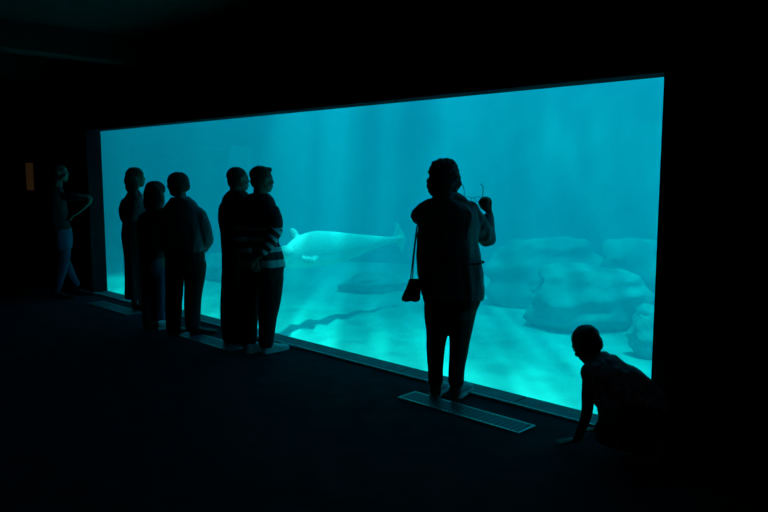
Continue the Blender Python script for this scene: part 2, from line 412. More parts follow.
# ------------------------------------------------------------------ people
class Person:
    """local frame: x = camera right, y = away from the camera, z = up, origin on the floor under the figure"""
    def __init__(self, foot, label, name='person'):
        g = gnd(*foot); self.depth = (g - CAM).dot(_fw)
        self.root = empty(name, (g.x, g.y, 0), YAW)
        self.inv = (Matrix.Translation(Vector((g.x, g.y, 0))) @ Matrix.Rotation(YAW, 4, 'Z')).inverted()
        self.s = self.depth / F_PX
        tag(self.root, label, 'person')
        self.body = bmesh.new()
    def p(self, px, py, d=0.0): return self.inv @ at(px, py, self.depth + d)
    def ring(self, px, py, w, b, yaw, d=0.0, n=28, ex=2.4):
        """horizontal ring whose outline seen by the camera is 2*w pixels wide; b = half depth (m) of the body along its facing"""
        c = self.p(px, py, d); wm = w * (self.depth + d) / F_PX
        cy, sy = math.cos(yaw), math.sin(yaw)
        a2 = wm * wm - (b * sy) ** 2
        if a2 < (wm * .45) ** 2: b = min(b, wm * .88); a2 = max(wm * wm - (b * sy) ** 2, (wm * .45) ** 2)
        a = math.sqrt(a2) / max(abs(cy), .35); a = min(a, wm * 1.5)
        side = Vector((cy, -sy, 0)); face = Vector((sy, cy, 0))
        pts = []
        for i in range(n):
            t = 2 * math.pi * i / n; ct, st = math.cos(t), math.sin(t)
            pts.append(c + side * (a * math.copysign(abs(ct) ** (2 / ex), ct)) + face * (b * math.copysign(abs(st) ** (2 / ex), st)))
        return pts
    def torso(self, bm, rows, yaw, shrink=1.0, k=3):
        q = crom([tuple(r) + ((0,) if len(r) == 4 else ()) for r in rows], k)
        loft(bm, [self.ring(a[0], a[1], a[2] * shrink, a[3] * shrink, yaw, a[4]) for a in q])
    def limb(self, bm, pts, radii, k=3, flat=1.0):
        tube(bm, [self.p(*a) for a in pts], radii, k=k, flat=flat)
    def head(self, px, py, H, yaw, pitch=0.0, roll=0.0, d=0.0):
        """head centred at a pixel; H = chin-to-crown height in metres; yaw 0 = looking away from the camera, +90 = camera right"""
        c = self.p(px, py, d); self.hc, self.H = c, H
        Rm = Matrix.Rotation(-yaw, 3, 'Z') @ Matrix.Rotation(-pitch, 3, 'X') @ Matrix.Rotation(roll, 3, 'Y')
        self.hR = Rm; bm = self.body; u = H / .225
        def e(x, y, z, a, b, cc): ell(bm, c + Rm @ (Vector((x, y, z)) * u), (a * u, b * u, cc * u), Rm)
        e(0, -.008, .030, .074, .094, .082)        # cranium
        e(0, .030, -.030, .058, .060, .072)        # face
        e(0, .046, -.082, .036, .040, .030)        # jaw and chin
        e(0, .072, .028, .050, .018, .012)         # brow
        e(0, .096, -.022, .013, .018, .012)        # nose tip
        e(0, .086, -.004, .010, .014, .026)        # nose bridge
        e(0, .086, -.055, .024, .012, .008)        # lips
        e(0, .083, -.066, .020, .012, .008)
        for s_ in (-1, 1):
            e(s_ * .031, .076, .004, .014, .012, .011)   # eyes
            e(s_ * .040, .062, -.030, .020, .022, .020)  # cheeks
            e(s_ * .077, -.006, -.008, .009, .020, .032) # ears
    def hp(self, x, y, z): return self.hc + self.hR @ (Vector((x, y, z)) * (self.H / .225))
    def hair(self, blobs, mt, jag=.004, voxel=.007, seed=0.0):
        bm = bmesh.new(); u = self.H / .225
        for x, y, z, a, b, c in blobs: ell(bm, self.hp(x, y, z), (a * u, b * u, c * u), self.hR)
        return link('hair', remesh(bm, voxel, 3, jag=jag, seed=seed), mt, self.root)
    def hand(self, wrist, direction, normal, curl=.5, scale=1.0, side=1, spread=.06):
        """palm and five fingers; normal points out of the back of the hand; side = +1 thumb along direction x normal"""
        bm = self.body; d = direction.normalized(); n = (normal - d * normal.dot(d)).normalized(); x = d.cross(n) * side; u = scale
        for t in range(4):                                               # palm
            c = wrist + d * (.018 + .022 * t) * u
            ell(bm, c, ((.030 + .004 * t) * u, .022 * u, (.017 - .001 * t) * u), Matrix((x, d, n)).transposed(), 12, 8)
        for i, (off, L) in enumerate(((.031, .074), (.010, .083), (-.011, .077), (-.031, .060))):
            base = wrist + d * (.086 - abs(off) * .12) * u + x * off * u
            dirv = (d + x * off * spread * 40 * .3).normalized(); pts = [base - d * .012 * u]; cur = base; ang = curl * .35
            for seg in range(3):
                pts.append(cur.copy()); dd = dirv * math.cos(ang) - n * math.sin(ang)
                cur = cur + dd * L * (.45, .30, .25)[seg] * u; ang += curl * (1.0, .9, .6)[seg]
            pts.append(cur); tube(bm, pts, [.0095 * u, .0098 * u, .009 * u, .0085 * u, .0072 * u], seg=8, k=1)
        b = wrist + d * .026 * u + x * .026 * u
        t1 = b + (d * .55 + x * .75 - n * .25).normalized() * .040 * u
        t2 = t1 + (d * .85 + x * (.35 - .5 * curl) - n * (.2 + .4 * curl)).normalized() * .032 * u
        t3 = t2 + (d * .9 - x * .35 * curl - n * .5 * curl).normalized() * .026 * u
        tube(bm, [b, t1, t2, t3], [.013 * u, .012 * u, .0105 * u, .008 * u], seg=8, k=1)
    def finish(self, voxel=.0065):
        me = remesh(self.body, voxel, 2); link('body', me, M_skin, self.root)
    def garment(self, name, bm, mt, voxel=.009, folds=.012, freq=9, stretch=.45, smooth=5, seed=0.0):
        return link(name, remesh(bm, voxel, smooth, folds, freq, stretch, seed), mt, self.root)
    def shoe(self, heel, yaw, L=.27, W=.095, mt=None, sole=None, H=.085, pitch=0.0, z=0.0):
        """heel point in local coordinates (z ignored unless pitch), yaw = toe direction"""
        f = Vector((math.sin(yaw), math.cos(yaw), 0)); sd = Vector((math.cos(yaw), -math.sin(yaw), 0))
        def ringat(t, w_, h0, h1):
            c = Vector((heel.x, heel.y, 0)) + f * (t * L)
            return [c + sd * (w_ * W / 2 * math.copysign(abs(math.cos(a)) ** .8, math.cos(a))) + Vector((0, 0, z + h0 + (h1 - h0) * (.5 + .5 * math.sin(a)))) for a in (2 * math.pi * j / 16 for j in range(16))]
        bm = bmesh.new()
        prof = [(-.02, .35, .02, H * .80), (.02, .62, .014, H * 1.02), (.12, .74, .012, H * 1.12), (.30, .76, .012, H * 1.08), (.45, .82, .012, H * .86), (.62, .96, .012, H * .64), (.78, 1.0, .012, H * .56), (.92, .80, .013, H * .46), (.98, .5, .016, H * .36)]
        q = crom(prof, 2); loft(bm, [ringat(*r) for r in q])
        o = link('shoe', bm_mesh(bm), mt, self.root, smooth=True)
        bm = bmesh.new()
        prof = [(-.03, .36), (0, .62), (.1, .76), (.3, .77), (.45, .82), (.62, .97), (.78, 1.01), (.93, .80), (.99, .5)]
        rings = []
        for zz in (0.0, .022):
            pts = []
            for t, w_ in prof: pts.append(Vector((heel.x, heel.y, z + zz)) + f * t * L + sd * w_ * W / 2)
            for t, w_ in prof[::-1]: pts.append(Vector((heel.x, heel.y, z + zz)) + f * t * L - sd * w_ * W / 2)
            rings.append(pts)
        loft(bm, rings); link('sole', bm_mesh(bm), sole or M_eye, o)
        if pitch:
            ax = sd; T = Matrix.Translation(Vector((heel.x, heel.y, z))); Rt = T @ Matrix.Rotation(pitch, 4, ax) @ T.inverted()
            for m_ in (o.data, o.children[0].data): m_.transform(Rt)
        return o

H_dark = mat('dark_hair', (.012, .009, .008), .55, bump=.8, bump_scale=150)
H_brown = mat('brown_hair', (.022, .014, .010), .55, bump=.8, bump_scale=150)
T_black = mat('black_trousers', (.010, .010, .012), .9, bump=.4, bump_scale=200)
T_navy = mat('navy_trousers', (.012, .014, .022), .9, bump=.4, bump_scale=200)
T_jean = mat('blue_jeans', (.05, .07, .13), .9, bump=.4, bump_scale=200)
T_light = mat('pale_trousers', (.055, .055, .11), .9, bump=.4, bump_scale=200)
K_skirt = mat('black_skirt', (.010, .010, .012), .9, bump=.4, bump_scale=200)
S_dark = mat('black_knit', (.012, .012, .014), .92, bump=.5, bump_scale=160)
S_blouse = mat('dark_print_blouse', (.05, .05, .06), .85, 30, .8, .4, 160)
S_grey = mat('slate_jacket', (.09, .11, .14), .8, bump=.4, bump_scale=120)
S_wind = mat('pale_windbreaker', (.085, .095, .12), .75, bump=.5, bump_scale=60)
S_child = mat('marled_tshirt', (.22, .24, .32), .9, 26, .7, .4, 140)
SH_white = mat('white_leather', (.62, .62, .62), .5, bump=.2, bump_scale=90)
SH_grey = mat('grey_suede', (.36, .38, .42), .8, bump=.3, bump_scale=140)
SH_child = mat('child_canvas_shoe', (.10, .11, .15), .85, bump=.3, bump_scale=140)
SH_black = mat('black_leather', (.012, .012, .012), .5)
B_bag = mat('black_bag_leather', (.012, .012, .013), .5, bump=.3, bump_scale=70)
M_frame = mat('spectacle_frame', (.02, .02, .02), .35)

# --- woman with eyeglasses and handbag --------------------------------------------------
def woman_glasses():
    p = Person((447, 397), 'woman in a pale jacket holding up eyeglasses, handbag hanging at her side')
    yaw = R(28)
    p.head(444.5, 178.5, .225, R(32), R(4))
    p.limb(p.body, [(447, 190, 0), (447, 203, 0)], [.055, .062])
    rows = [(447, 202, 15, .07), (449, 209, 25, .10), (449, 220, 29, .125), (448, 236, 29.5, .14), (448, 250, 29.8, .145), (451, 272, 32, .15), (452.5, 292, 31, .155), (452, 305, 28, .14)]
    p.torso(p.body, rows[:8], yaw, .86)
    # arms: right arm lifted with the forearm raised, left arm bent in front
    ra = [(470, 210, -.02), (480, 226, .03), (487, 239, .09), (488.5, 226, .14), (489.5, 214, .18)]
    p.limb(p.body, ra, [.045, .044, .040, .036, .028])
    la = [(429, 207, .06), (420, 213, .12), (416, 217, .17), (430, 214, .21), (446, 210, .21)]
    p.limb(p.body, la, [.045, .044, .040, .034, .027])
    p.hand(p.p(489, 213.5, .18), Vector((-.12, .05, 1)), Vector((.75, .55, .0)), 1.45, 1.05, 1)
    ell(p.body, p.p(486, 205.5, .175), (.036, .03, .044))
    p.hand(p.p(447, 209.5, .21), Vector((.6, .1, .5)), Vector((-.3, .8, .2)), 1.0, .95, -1)
    hip = [(438, 300, .02), (460, 300, -.02)]; 
    l1 = [(438, 302, .02), (436.5, 338, .02), (435.5, 386, .02)]; l2 = [(461, 302, -.02), (459, 338, -.01), (456, 387, .0)]
    for l in (l1, l2): p.limb(p.body, l + [(l[-1][0], l[-1][1] + 9, l[-1][2])], [.085, .062, .042, .038])
    p.finish()
    # jacket
    bm = bmesh.new(); p.torso(bm, [(447, 198.5, 9, .055), (447.5, 203, 18, .085)] + rows[1:7] + [(452.5, 297, 31, .15)], yaw)
    p.limb(bm, [(469, 210, -.02), (480, 226, .03), (486, 239, .09)], [.066, .066, .062])
    p.limb(bm, [(486, 239, .09), (487.5, 228, .14), (488.8, 218, .175)], [.060, .054, .044])
    p.limb(bm, [(431, 207, .06), (422, 212, .11), (416.5, 217.5, .18)], [.062, .058, .044])
    p.limb(bm, [(417, 217, .18), (431, 214, .21), (441, 211.5, .21)], [.046, .050, .042])
    p.limb(bm, [(436, 199, .02), (445, 195.5, -.05), (456, 197.5, -.03), (464, 202, -.02)], [.034, .038, .040, .036])
    p.limb(bm, [(431, 204, .03), (424, 207, .1), (416, 215, .16)], [.040, .040, .036])
    j = p.garment('jacket', bm, S_wind, folds=.016, freq=8, seed=1.3)
    # belt cord
    bm = bmesh.new(); q = p.ring(450.5, 261, 31.6, .152, yaw)
    n = len(q); 
    for i in range(n): tube(bm, [q[i], q[(i + 1) % n]], [.008, .008], seg=6, k=1)
    link('waist_cord', remesh(bm, .006, 1), S_dark, p.root)
    # trousers
    bm = bmesh.new(); p.torso(bm, [(452, 286, 28, .14), (452, 300, 28.5, .145), (451.5, 317, 21, .11)], yaw)
    p.limb(bm, [(437, 306, .02), (437, 325, .02), (436, 345, .02), (435.5, 370, .02), (435.3, 381, .02)], [.098, .088, .073, .062, .060])
    p.limb(bm, [(464, 306, -.02), (462, 325, -.01), (459.5, 345, -.01), (456.8, 370, 0), (456.2, 382, 0)], [.104, .088, .072, .060, .056])
    p.garment('trousers', bm, T_black, folds=.010, freq=7, stretch=.3, seed=4)
    for hp_, y_ in (((434, 399, .0), R(20)), ((456.5, 400, -.02), R(26))):
        h = p.p(hp_[0], hp_[1], hp_[2]); p.shoe(h, y_, .26, .11, SH_grey, SH_white, .115)
    p.hair([(0, -.012, .040, .104, .118, .096), (0, -.05, -.04, .104, .085, .085), (.055, .01, -.02, .062, .075, .08), (-.055, .0, -.04, .065, .08, .09), (.01, .0, .108, .062, .06, .034), (-.04, -.03, .095, .05, .05, .03), (.05, .0, .08, .04, .06, .035), (0, -.06, -.09, .09, .06, .05)], H_dark, .010, .006, 2)
    return p
W = woman_glasses()

# eyeglasses in her hand
def eyeglasses():
    c = W.root.matrix_basis @ W.p(474, 198, .21)
    t = empty('eyeglasses', c, YAW + R(-8))
    tag(t, 'thin eyeglasses held up by the woman in the pale jacket', 'eyeglasses')
    def loc(px, py, d): return t.matrix_basis.inverted() @ (W.root.matrix_basis @ W.p(px, py, d))
    for cx in (467.5, 478.5):
        bm = bmesh.new(); o = loc(cx, 199, .21)
        pts = [o + Vector((.027 * math.cos(a), 0, .019 * math.sin(a))) for a in (2 * math.pi * i / 20 for i in range(21))]
        tube(bm, pts, [.0016] * 21, seg=6, k=1); link('rim', bm_mesh(bm), M_frame, t, True)
        bm = bmesh.new(); vs_ = [bm.verts.new(o + Vector((.0265 * math.cos(a), s_, .0185 * math.sin(a)))) for s_ in (-.0008, .0008) for a in (2 * math.pi * i / 20 for i in range(20))]
        bm.faces.new(vs_[:20][::-1]); bm.faces.new(vs_[20:])
        for i in range(20): bm.faces.new((vs_[i], vs_[(i + 1) % 20], vs_[20 + (i + 1) % 20], vs_[20 + i]))
        link('lens', bm_mesh(bm), mg, t)
    bm = bmesh.new(); tube(bm, [loc(471.3, 198.2, .21), loc(473, 197.4, .208), loc(474.7, 198.2, .21)], [.0022] * 3, seg=6); link('bridge', bm_mesh(bm), M_frame, t, True)
    for pts in ([(464, 198, .21), (464.2, 191, .18), (463.2, 186, .15), (462, 184.5, .14)], [(482.3, 198, .21), (483, 191, .18), (483, 186.5, .15), (480.6, 184, .14)]):
        bm = bmesh.new(); tube(bm, [loc(*a) for a in pts], [.0026, .0026, .0028, .003], seg=6); link('temple_arm', bm_mesh(bm), M_frame, t, True)
eyeglasses()

# handbag
def handbag():
    base = W.root.matrix_basis @ W.p(412, 301.5, .02)
    t = empty('handbag', base, YAW); tag(t, 'small black shoulder bag hanging on a long strap beside the woman', 'handbag')
    inv = t.matrix_basis.inverted()
    def loc(px, py, d): return inv @ (W.root.matrix_basis @ W.p(px, py, d))
    bm = bmesh.new(); s = W.s
    rings = []
    for px, py, w_, th in ((411.6, 301.2, 8.6, .028), (411.2, 299.5, 9.8, .040), (412.0, 294, 8.9, .044), (413.6, 287, 7.2, .038), (414.6, 281, 5.8, .026), (414.8, 278.8, 5.0, .016)):
        c = loc(px, py, .02); pts = []
        for i in range(24):
            a = 2 * math.pi * i / 24; ct, st = math.cos(a), math.sin(a)
            pts.append(c + Vector((w_ * s * math.copysign(abs(ct) ** .7, ct), th * math.copysign(abs(st) ** .7, st), 0)))
        rings.append(pts)
    loft(bm, rings); link('pouch', remesh(bm, .006, 3, .006, 14, 1.0), B_bag, t)
    bm = bmesh.new(); c = loc(413.8, 287, -.022)
    rings = [[loc(414 + w_ * math.cos(a), py, -.02) + Vector((0, -.012 * abs(math.sin(a)) - .008 * k_, 0)) for a in (math.pi * j / 8 for j in range(9))] for py, w_, k_ in ((279.5, 5.2, 0), (284, 6.2, 1), (289, 6.4, 1.2), (291, 5.2, .8))]
    vs_ = [[bm.verts.new(q) for q in r] for r in rings]
    for a, b in zip(vs_, vs_[1:]):
        for i in range(8): bm.faces.new((a[i], a[i + 1], b[i + 1], b[i]))
    o = link('flap', bm_mesh(bm), B_bag, t, True); so_ = o.modifiers.new('thick', 'SOLIDIFY'); so_.thickness = .003
    for off, d in ((0, -.02), (1.0, .05)):
        bm = bmesh.new(); tube(bm, [loc(410.5 + off * 2, 280, .02), loc(412.5 + off, 262, d * .6), loc(415.2 + off * .6, 240, d), loc(417.6 + off * .3, 224, .06), loc(425, 206, .02), loc(429, 199.5, .04)], [.0048] * 6, seg=8, flat=.6)
        link('strap', bm_mesh(bm), B_bag, t, True)
handbag()

# --- pair: striped jumper in front, dark figure behind --------------------------------------
def man_striped():
    p = Person((259, 352), 'person in a striped jumper with hands clasped behind, wearing white sneakers')
    yaw = R(36)
    p.head(262.5, 180, .225, R(58), R(0))
    p.limb(p.body, [(260, 190, 0), (259.5, 201, 0)], [.058, .064])
    rows = [(259, 200, 11, .07), (258.5, 206, 18, .10), (257, 215, 21, .125), (258, 228, 20.5, .14), (258.5, 238, 19.5, .14), (260.5, 249, 21.5, .15), (262, 262, 23, .16), (262.5, 272, 22, .15)]
    p.torso(p.body, rows, yaw, .88)
    ra = [(272, 211, -.10), (276, 222, -.15), (276, 233, -.19), (267, 246, -.24), (257, 257, -.26)]
    la = [(244, 210, .08), (239, 222, .03), (238.5, 236, -.06), (244, 249, -.16), (250, 259, -.22)]
    p.limb(p.body, ra, [.046, .046, .042, .037, .028]); p.limb(p.body, la, [.046, .046, .042, .037, .028])
    p.hand(p.p(256.5, 257.5, -.265), Vector((-.6, .05, -.65)), Vector((.4, -.8, .2)), .7, .95, -1)
    p.hand(p.p(250.5, 259.5, -.225), Vector((.4, .05, -.75)), Vector((-.3, -.8, .2)), .8, .95, 1)
    for l in ([(251, 270, .06), (250, 305, .05), (249, 346, .0)], [(271, 270, -.06), (268, 305, -.05), (266, 345, -.03)]):
        p.limb(p.body, l, [.085, .062, .042])
    p.finish(.007)
    z = lambda py: p.p(262, py, -.1).z
    bands = [(z(a + h), z(a)) for a, h in ((227, 3), (236.5, 4), (247, 4.5), (259.5, 7))]
    ms_ = striped('striped_knit', (.02, .022, .03), (.38, .40, .44), bands)
    bm = bmesh.new(); p.torso(bm, [(259.5, 193.5, 8.5, .065), (259.3, 199, 14.5, .09)] + rows[1:7] + [(262.3, 267.5, 22.8, .157)], yaw)
    p.limb(bm, [(271, 211, -.10), (275.3, 222, -.15), (275.5, 232, -.19)], [.066, .064, .060])
    p.limb(bm, [(245, 211, .08), (240, 222, .03), (239, 236, -.06)], [.064, .062, .058])
    p.limb(bm, [(239, 236, -.06), (244, 248, -.16), (249, 257, -.215)], [.058, .054, .042])
    p.garment('jumper', bm, ms_, folds=.012, freq=8, seed=9)
    bm = bmesh.new(); p.limb(bm, [(275.8, 231, -.19), (268, 244.5, -.24), (259, 254.5, -.26)], [.062, .056, .042])
    e0, e1 = p.p(275.8, 231, -.19), p.p(259, 254.5, -.26); Mr = Matrix.Translation(e0) @ (e1 - e0).to_track_quat('Z', 'Y').to_matrix().to_4x4()
    ms2 = striped('striped_sleeve_knit', (.02, .022, .03), (.38, .40, .44), [(-.02, .01), (.055, .085), (.125, .155), (.195, .225)])
    sv = p.garment('sleeve', bm, ms2, folds=.010, freq=10, seed=12); sv.data.transform(Mr.inverted()); sv.matrix_local = Mr
    bm = bmesh.new(); p.torso(bm, [(262.5, 260, 21.5, .15), (262.3, 271, 21.5, .15), (261.5, 284, 20.5, .14)], yaw)
    p.limb(bm, [(252, 277, .05), (250.5, 300, .05), (249.7, 320, .03), (249.3, 336, .01), (249.2, 344, 0)], [.106, .092, .078, .072, .068])
    p.limb(bm, [(271.5, 277, -.05), (270, 300, -.05), (267.5, 320, -.04), (266.4, 335, -.03), (266, 343, -.03)], [.112, .098, .084, .072, .068])
    p.garment('trousers', bm, T_black, folds=.010, freq=7, stretch=.3, seed=14)
    p.shoe(p.p(264, 355, -.06), R(42), .28, .10, SH_white, SH_white, .095)
    p.shoe(p.p(247.5, 356, -.06), R(38), .28, .10, SH_white, SH_white, .095)
    p.hair([(0, -.02, .046, .084, .100, .080), (0, -.05, -.01, .074, .060, .070), (0, .045, .090, .055, .045, .025)], H_brown, .004, .007, 5)
man_striped()

def pair_dark():
    p = Person((233, 343), 'figure all in black standing behind the person in the striped jumper')
    yaw = R(34)
    p.head(238.6, 179.5, .222, R(62), R(-2))
    p.limb(p.body, [(236, 188, 0), (236, 199, 0)], [.058, .064])
    rows = [(237, 196, 10, .07), (237, 202, 15, .10), (236.5, 212, 16.5, .12), (236.5, 228, 15.5, .13), (236.5, 244, 14.5, .14), (237, 262, 14.5, .14), (237, 275, 14, .14)]
    p.torso(p.body, rows, yaw, .88)
    la = [(225, 206, .08), (223.5, 219, .10), (225.5, 233, .14), (234, 236, .28), (244, 233, .34)]
    ra = [(248, 207, -.06), (252, 221, -.03), (252, 234, .05), (246, 236, .20), (236, 234, .30)]
    p.limb(p.body, la, [.045, .045, .041, .036, .028]); p.limb(p.body, ra, [.045, .045, .041, .036, .028])
    p.hand(p.p(244.5, 233, .34), Vector((.8, -.1, .1)), Vector((0, .9, .1)), .6, .95, 1)
    p.hand(p.p(235.5, 234, .31), Vector((-.8, .1, .1)), Vector((0, .9, .1)), .6, .95, -1)
    for l in ([(231, 272, .05), (230, 302, .04), (230, 337, .02)], [(243, 272, -.05), (243, 302, -.04), (242, 337, -.03)]):
        p.limb(p.body, l, [.08, .060, .042])
    p.finish(.0075)
    bm = bmesh.new(); p.torso(bm, [(237, 190.5, 7.5, .065), (237, 196, 13, .085)] + rows[1:6], yaw)
    p.limb(bm, [(226, 207, .08), (224.2, 219, .10), (226, 232, .14)], [.062, .060, .056]); p.limb(bm, [(226, 232, .14), (234, 236, .28), (241, 234, .33)], [.055, .050, .040])
    p.limb(bm, [(247.5, 207, -.06), (251, 221, -.03), (251, 233, .05)], [.062, .060, .056]); p.limb(bm, [(251, 233, .05), (246, 236, .20), (239, 235, .28)], [.055, .050, .040])
    p.garment('sweater', bm, S_dark, folds=.012, seed=21)
    bm = bmesh.new(); p.torso(bm, [(237, 255, 13.8, .13), (237, 268, 14.4, .14), (236.5, 282, 14, .13)], yaw)
    p.limb(bm, [(231, 275, .05), (229.6, 298, .04), (229, 315, .03), (229.8, 338, .02)], [.095, .090, .080, .070])
    p.limb(bm, [(243, 275, -.05), (243, 298, -.04), (242.5, 315, -.03), (242, 338, -.03)], [.095, .086, .074, .068])
    p.garment('trousers', bm, T_navy, folds=.010, freq=7, stretch=.3, seed=23)
    p.shoe(p.p(227.5, 342, .0), R(50), .28, .10, SH_black, SH_black)
    p.shoe(p.p(241, 344, -.06), R(50), .28, .10, SH_black, SH_black)
    p.hair([(0, -.02, .040, .080, .097, .080), (0, -.05, -.015, .071, .058, .070)], H_dark, .003, .007, 7)
pair_dark()

# --- group of three -----------------------------------------------------------------------
def man_jacket():
    p = Person((187, 335), 'person with short hair in a slate jacket, tallest back of the group of three')
    yaw = R(18)
    p.head(179.3, 185.5, .225, R(15), R(2))
    p.limb(p.body, [(180.5, 194, 0), (181, 204, 0)], [.055, .062])
    rows = [(181, 203, 10, .07), (181, 209, 18.5, .10), (180, 219, 22, .13), (181, 234, 22.5, .14), (182.5, 250, 22, .15), (184, 262, 20.5, .14)]
    p.torso(p.body, rows, yaw, .88)
    ra = [(199, 213, -.03), (204.5, 226, -.03), (208, 240, .0), (203, 249, .10), (197, 250, .16)]
    la = [(163, 213, .04), (158, 227, .04), (155.5, 241, .06), (161, 249, .14), (167, 250, .18)]
    p.limb(p.body, ra, [.045, .045, .041, .036, .028]); p.limb(p.body, la, [.045, .045, .041, .036, .028])
    p.hand(p.p(197.5, 250, .16), Vector((-.6, .5, -.3)), Vector((.5, .6, .3)), .5, .95, 1)
    p.hand(p.p(166.5, 250, .18), Vector((.6, .5, -.3)), Vector((-.5, .6, .3)), .5, .95, -1)
    for l in ([(174, 260, .03), (173.5, 292, .02), (173.5, 328, .0)], [(194, 260, -.02), (193.5, 292, -.01), (193, 327, .0)]):
        p.limb(p.body, l, [.08, .060, .042])
    p.finish(.0075)
    bm = bmesh.new(); p.torso(bm, [(180.5, 197, 8.2, .065), (181, 202, 14, .085)] + rows[1:4] + [(182.5, 247, 22, .145), (183, 252, 20.5, .14)], yaw)
    p.limb(bm, [(198, 213, -.03), (203.5, 226, -.03), (207, 240, .0)], [.068, .070, .068]); p.limb(bm, [(207, 240, .0), (203, 248, .10), (199, 249.5, .15)], [.066, .056, .044])
    p.limb(bm, [(164, 213, .04), (159, 227, .04), (156.5, 240, .06)], [.066, .068, .066]); p.limb(bm, [(156.5, 240, .06), (161, 248, .14), (165, 249.5, .17)], [.064, .056, .044])
    p.limb(bm, [(174, 201, .02), (180.5, 198.5, -.05), (187, 201, .0)], [.026, .028, .026])
    p.garment('jacket', bm, S_grey, folds=.016, freq=8, seed=31)
    bm = bmesh.new(); p.torso(bm, [(184, 243, 19.5, .13), (184.5, 256, 20, .14), (184.5, 270, 18.8, .135)], yaw)
    p.limb(bm, [(175.5, 264, .03), (174.5, 285, .02), (173.8, 305, .01), (173.6, 329, 0)], [.105, .094, .084, .074])
    p.limb(bm, [(195.5, 264, -.02), (194, 285, -.01), (192.8, 305, 0), (193, 327, 0)], [.105, .094, .084, .070])
    p.garment('trousers', bm, T_black, folds=.010, freq=7, stretch=.3, seed=33)
    p.shoe(p.p(191, 333, -.04), R(55), .27, .10, SH_black, SH_black)
    p.shoe(p.p(172, 335.5, -.06), R(10), .27, .10, SH_black, SH_black)
    p.hair([(0, -.018, .042, .106, .112, .090), (0, -.05, -.01, .096, .070, .076), (.06, .0, .0, .045, .07, .06), (-.06, 0, .0, .045, .07, .06), (0, -.06, -.06, .07, .05, .05), (-.06, .02, .09, .03, .04, .03)], H_dark, .006, .007, 9)
    return p
man_jacket()

def short_long_hair():
    p = Person((153, 327.5), 'shorter figure with shoulder-length hair and blue jeans, in the middle of the group of three')
    yaw = R(30)
    p.head(156, 192, .215, R(20), R(3))
    p.limb(p.body, [(156, 200, 0), (156, 210, 0)], [.050, .056])
    rows = [(156, 209, 8, .06), (155, 214, 13.5, .09), (154, 224, 15, .11), (153.5, 238, 14.5, .12), (153.5, 252, 14, .13), (154, 262, 13.5, .13)]
    p.torso(p.body, rows, yaw, .88)
    la = [(142.5, 218, .06), (141, 231, .06), (142, 243, .06), (147, 246, .0), (149, 247.5, -.08)]
    ra = [(167, 218, -.04), (170, 231, -.02), (170, 243, .03), (166, 250, .12), (161, 252, .18)]
    la = [(143, 218, .06), (141.5, 231, .05), (142, 243, .05), (144.5, 249, .12), (149, 250, .18)]
    p.limb(p.body, la, [.040, .040, .036, .032, .025]); p.limb(p.body, ra, [.040, .040, .036, .032, .025])
    p.hand(p.p(149, 250, .18), Vector((.6, .4, -.1)), Vector((-.2, .8, .3)), .6, .85, -1)
    p.hand(p.p(161.5, 252, .18), Vector((-.6, .4, -.1)), Vector((.2, .8, .3)), .6, .85, 1)
    for l in ([(148.5, 260, .03), (149, 290, .02), (149, 324, .0)], [(160, 260, -.03), (160, 290, -.02), (159.5, 322, -.01)]):
        p.limb(p.body, l, [.075, .056, .038])
    p.finish(.0075)
    bm = bmesh.new(); p.torso(bm, [(156, 205.5, 6, .05), (155.5, 210, 9.5, .07)] + rows[1:5] + [(153.7, 258, 13.6, .13)], yaw)
    p.limb(bm, [(144, 218, .06), (142.2, 231, .05), (142.6, 242, .05)], [.056, .056, .052]); p.limb(bm, [(142.6, 242, .05), (145, 248, .12), (148, 249.5, .17)], [.050, .046, .036])
    p.limb(bm, [(166, 218, -.04), (169, 231, -.02), (169, 242, .03)], [.056, .056, .052]); p.limb(bm, [(169, 242, .03), (166, 249, .12), (163, 251, .16)], [.050, .046, .036])
    p.garment('sweater', bm, S_dark, folds=.012, seed=41)
    bm = bmesh.new(); p.torso(bm, [(154, 252, 12.8, .12), (154, 262, 13.4, .13), (154, 274, 12.6, .12)], yaw)
    p.limb(bm, [(148.8, 270, .03), (149, 290, .02), (149.2, 305, .01), (149.2, 325, 0)], [.088, .080, .070, .064])
    p.limb(bm, [(160, 270, -.03), (160, 290, -.02), (159.8, 305, -.01), (159.5, 322, -.01)], [.088, .080, .070, .062])
    p.garment('jeans', bm, T_jean, folds=.010, freq=7, stretch=.3, seed=43)
    p.shoe(p.p(157.5, 327, -.09), R(58), .24, .09, SH_white, SH_white, .08)
    p.shoe(p.p(147.5, 330, -.12), R(52), .24, .09, SH_black, SH_black, .08)
    p.hair([(0, -.015, .036, .108, .112, .084), (0, -.055, -.03, .114, .070, .10), (.06, -.03, -.09, .06, .07, .10), (-.06, -.03, -.09, .06, .07, .10), (0, -.06, -.14, .112, .05, .08)], H_dark, .004, .007, 11)
short_long_hair()

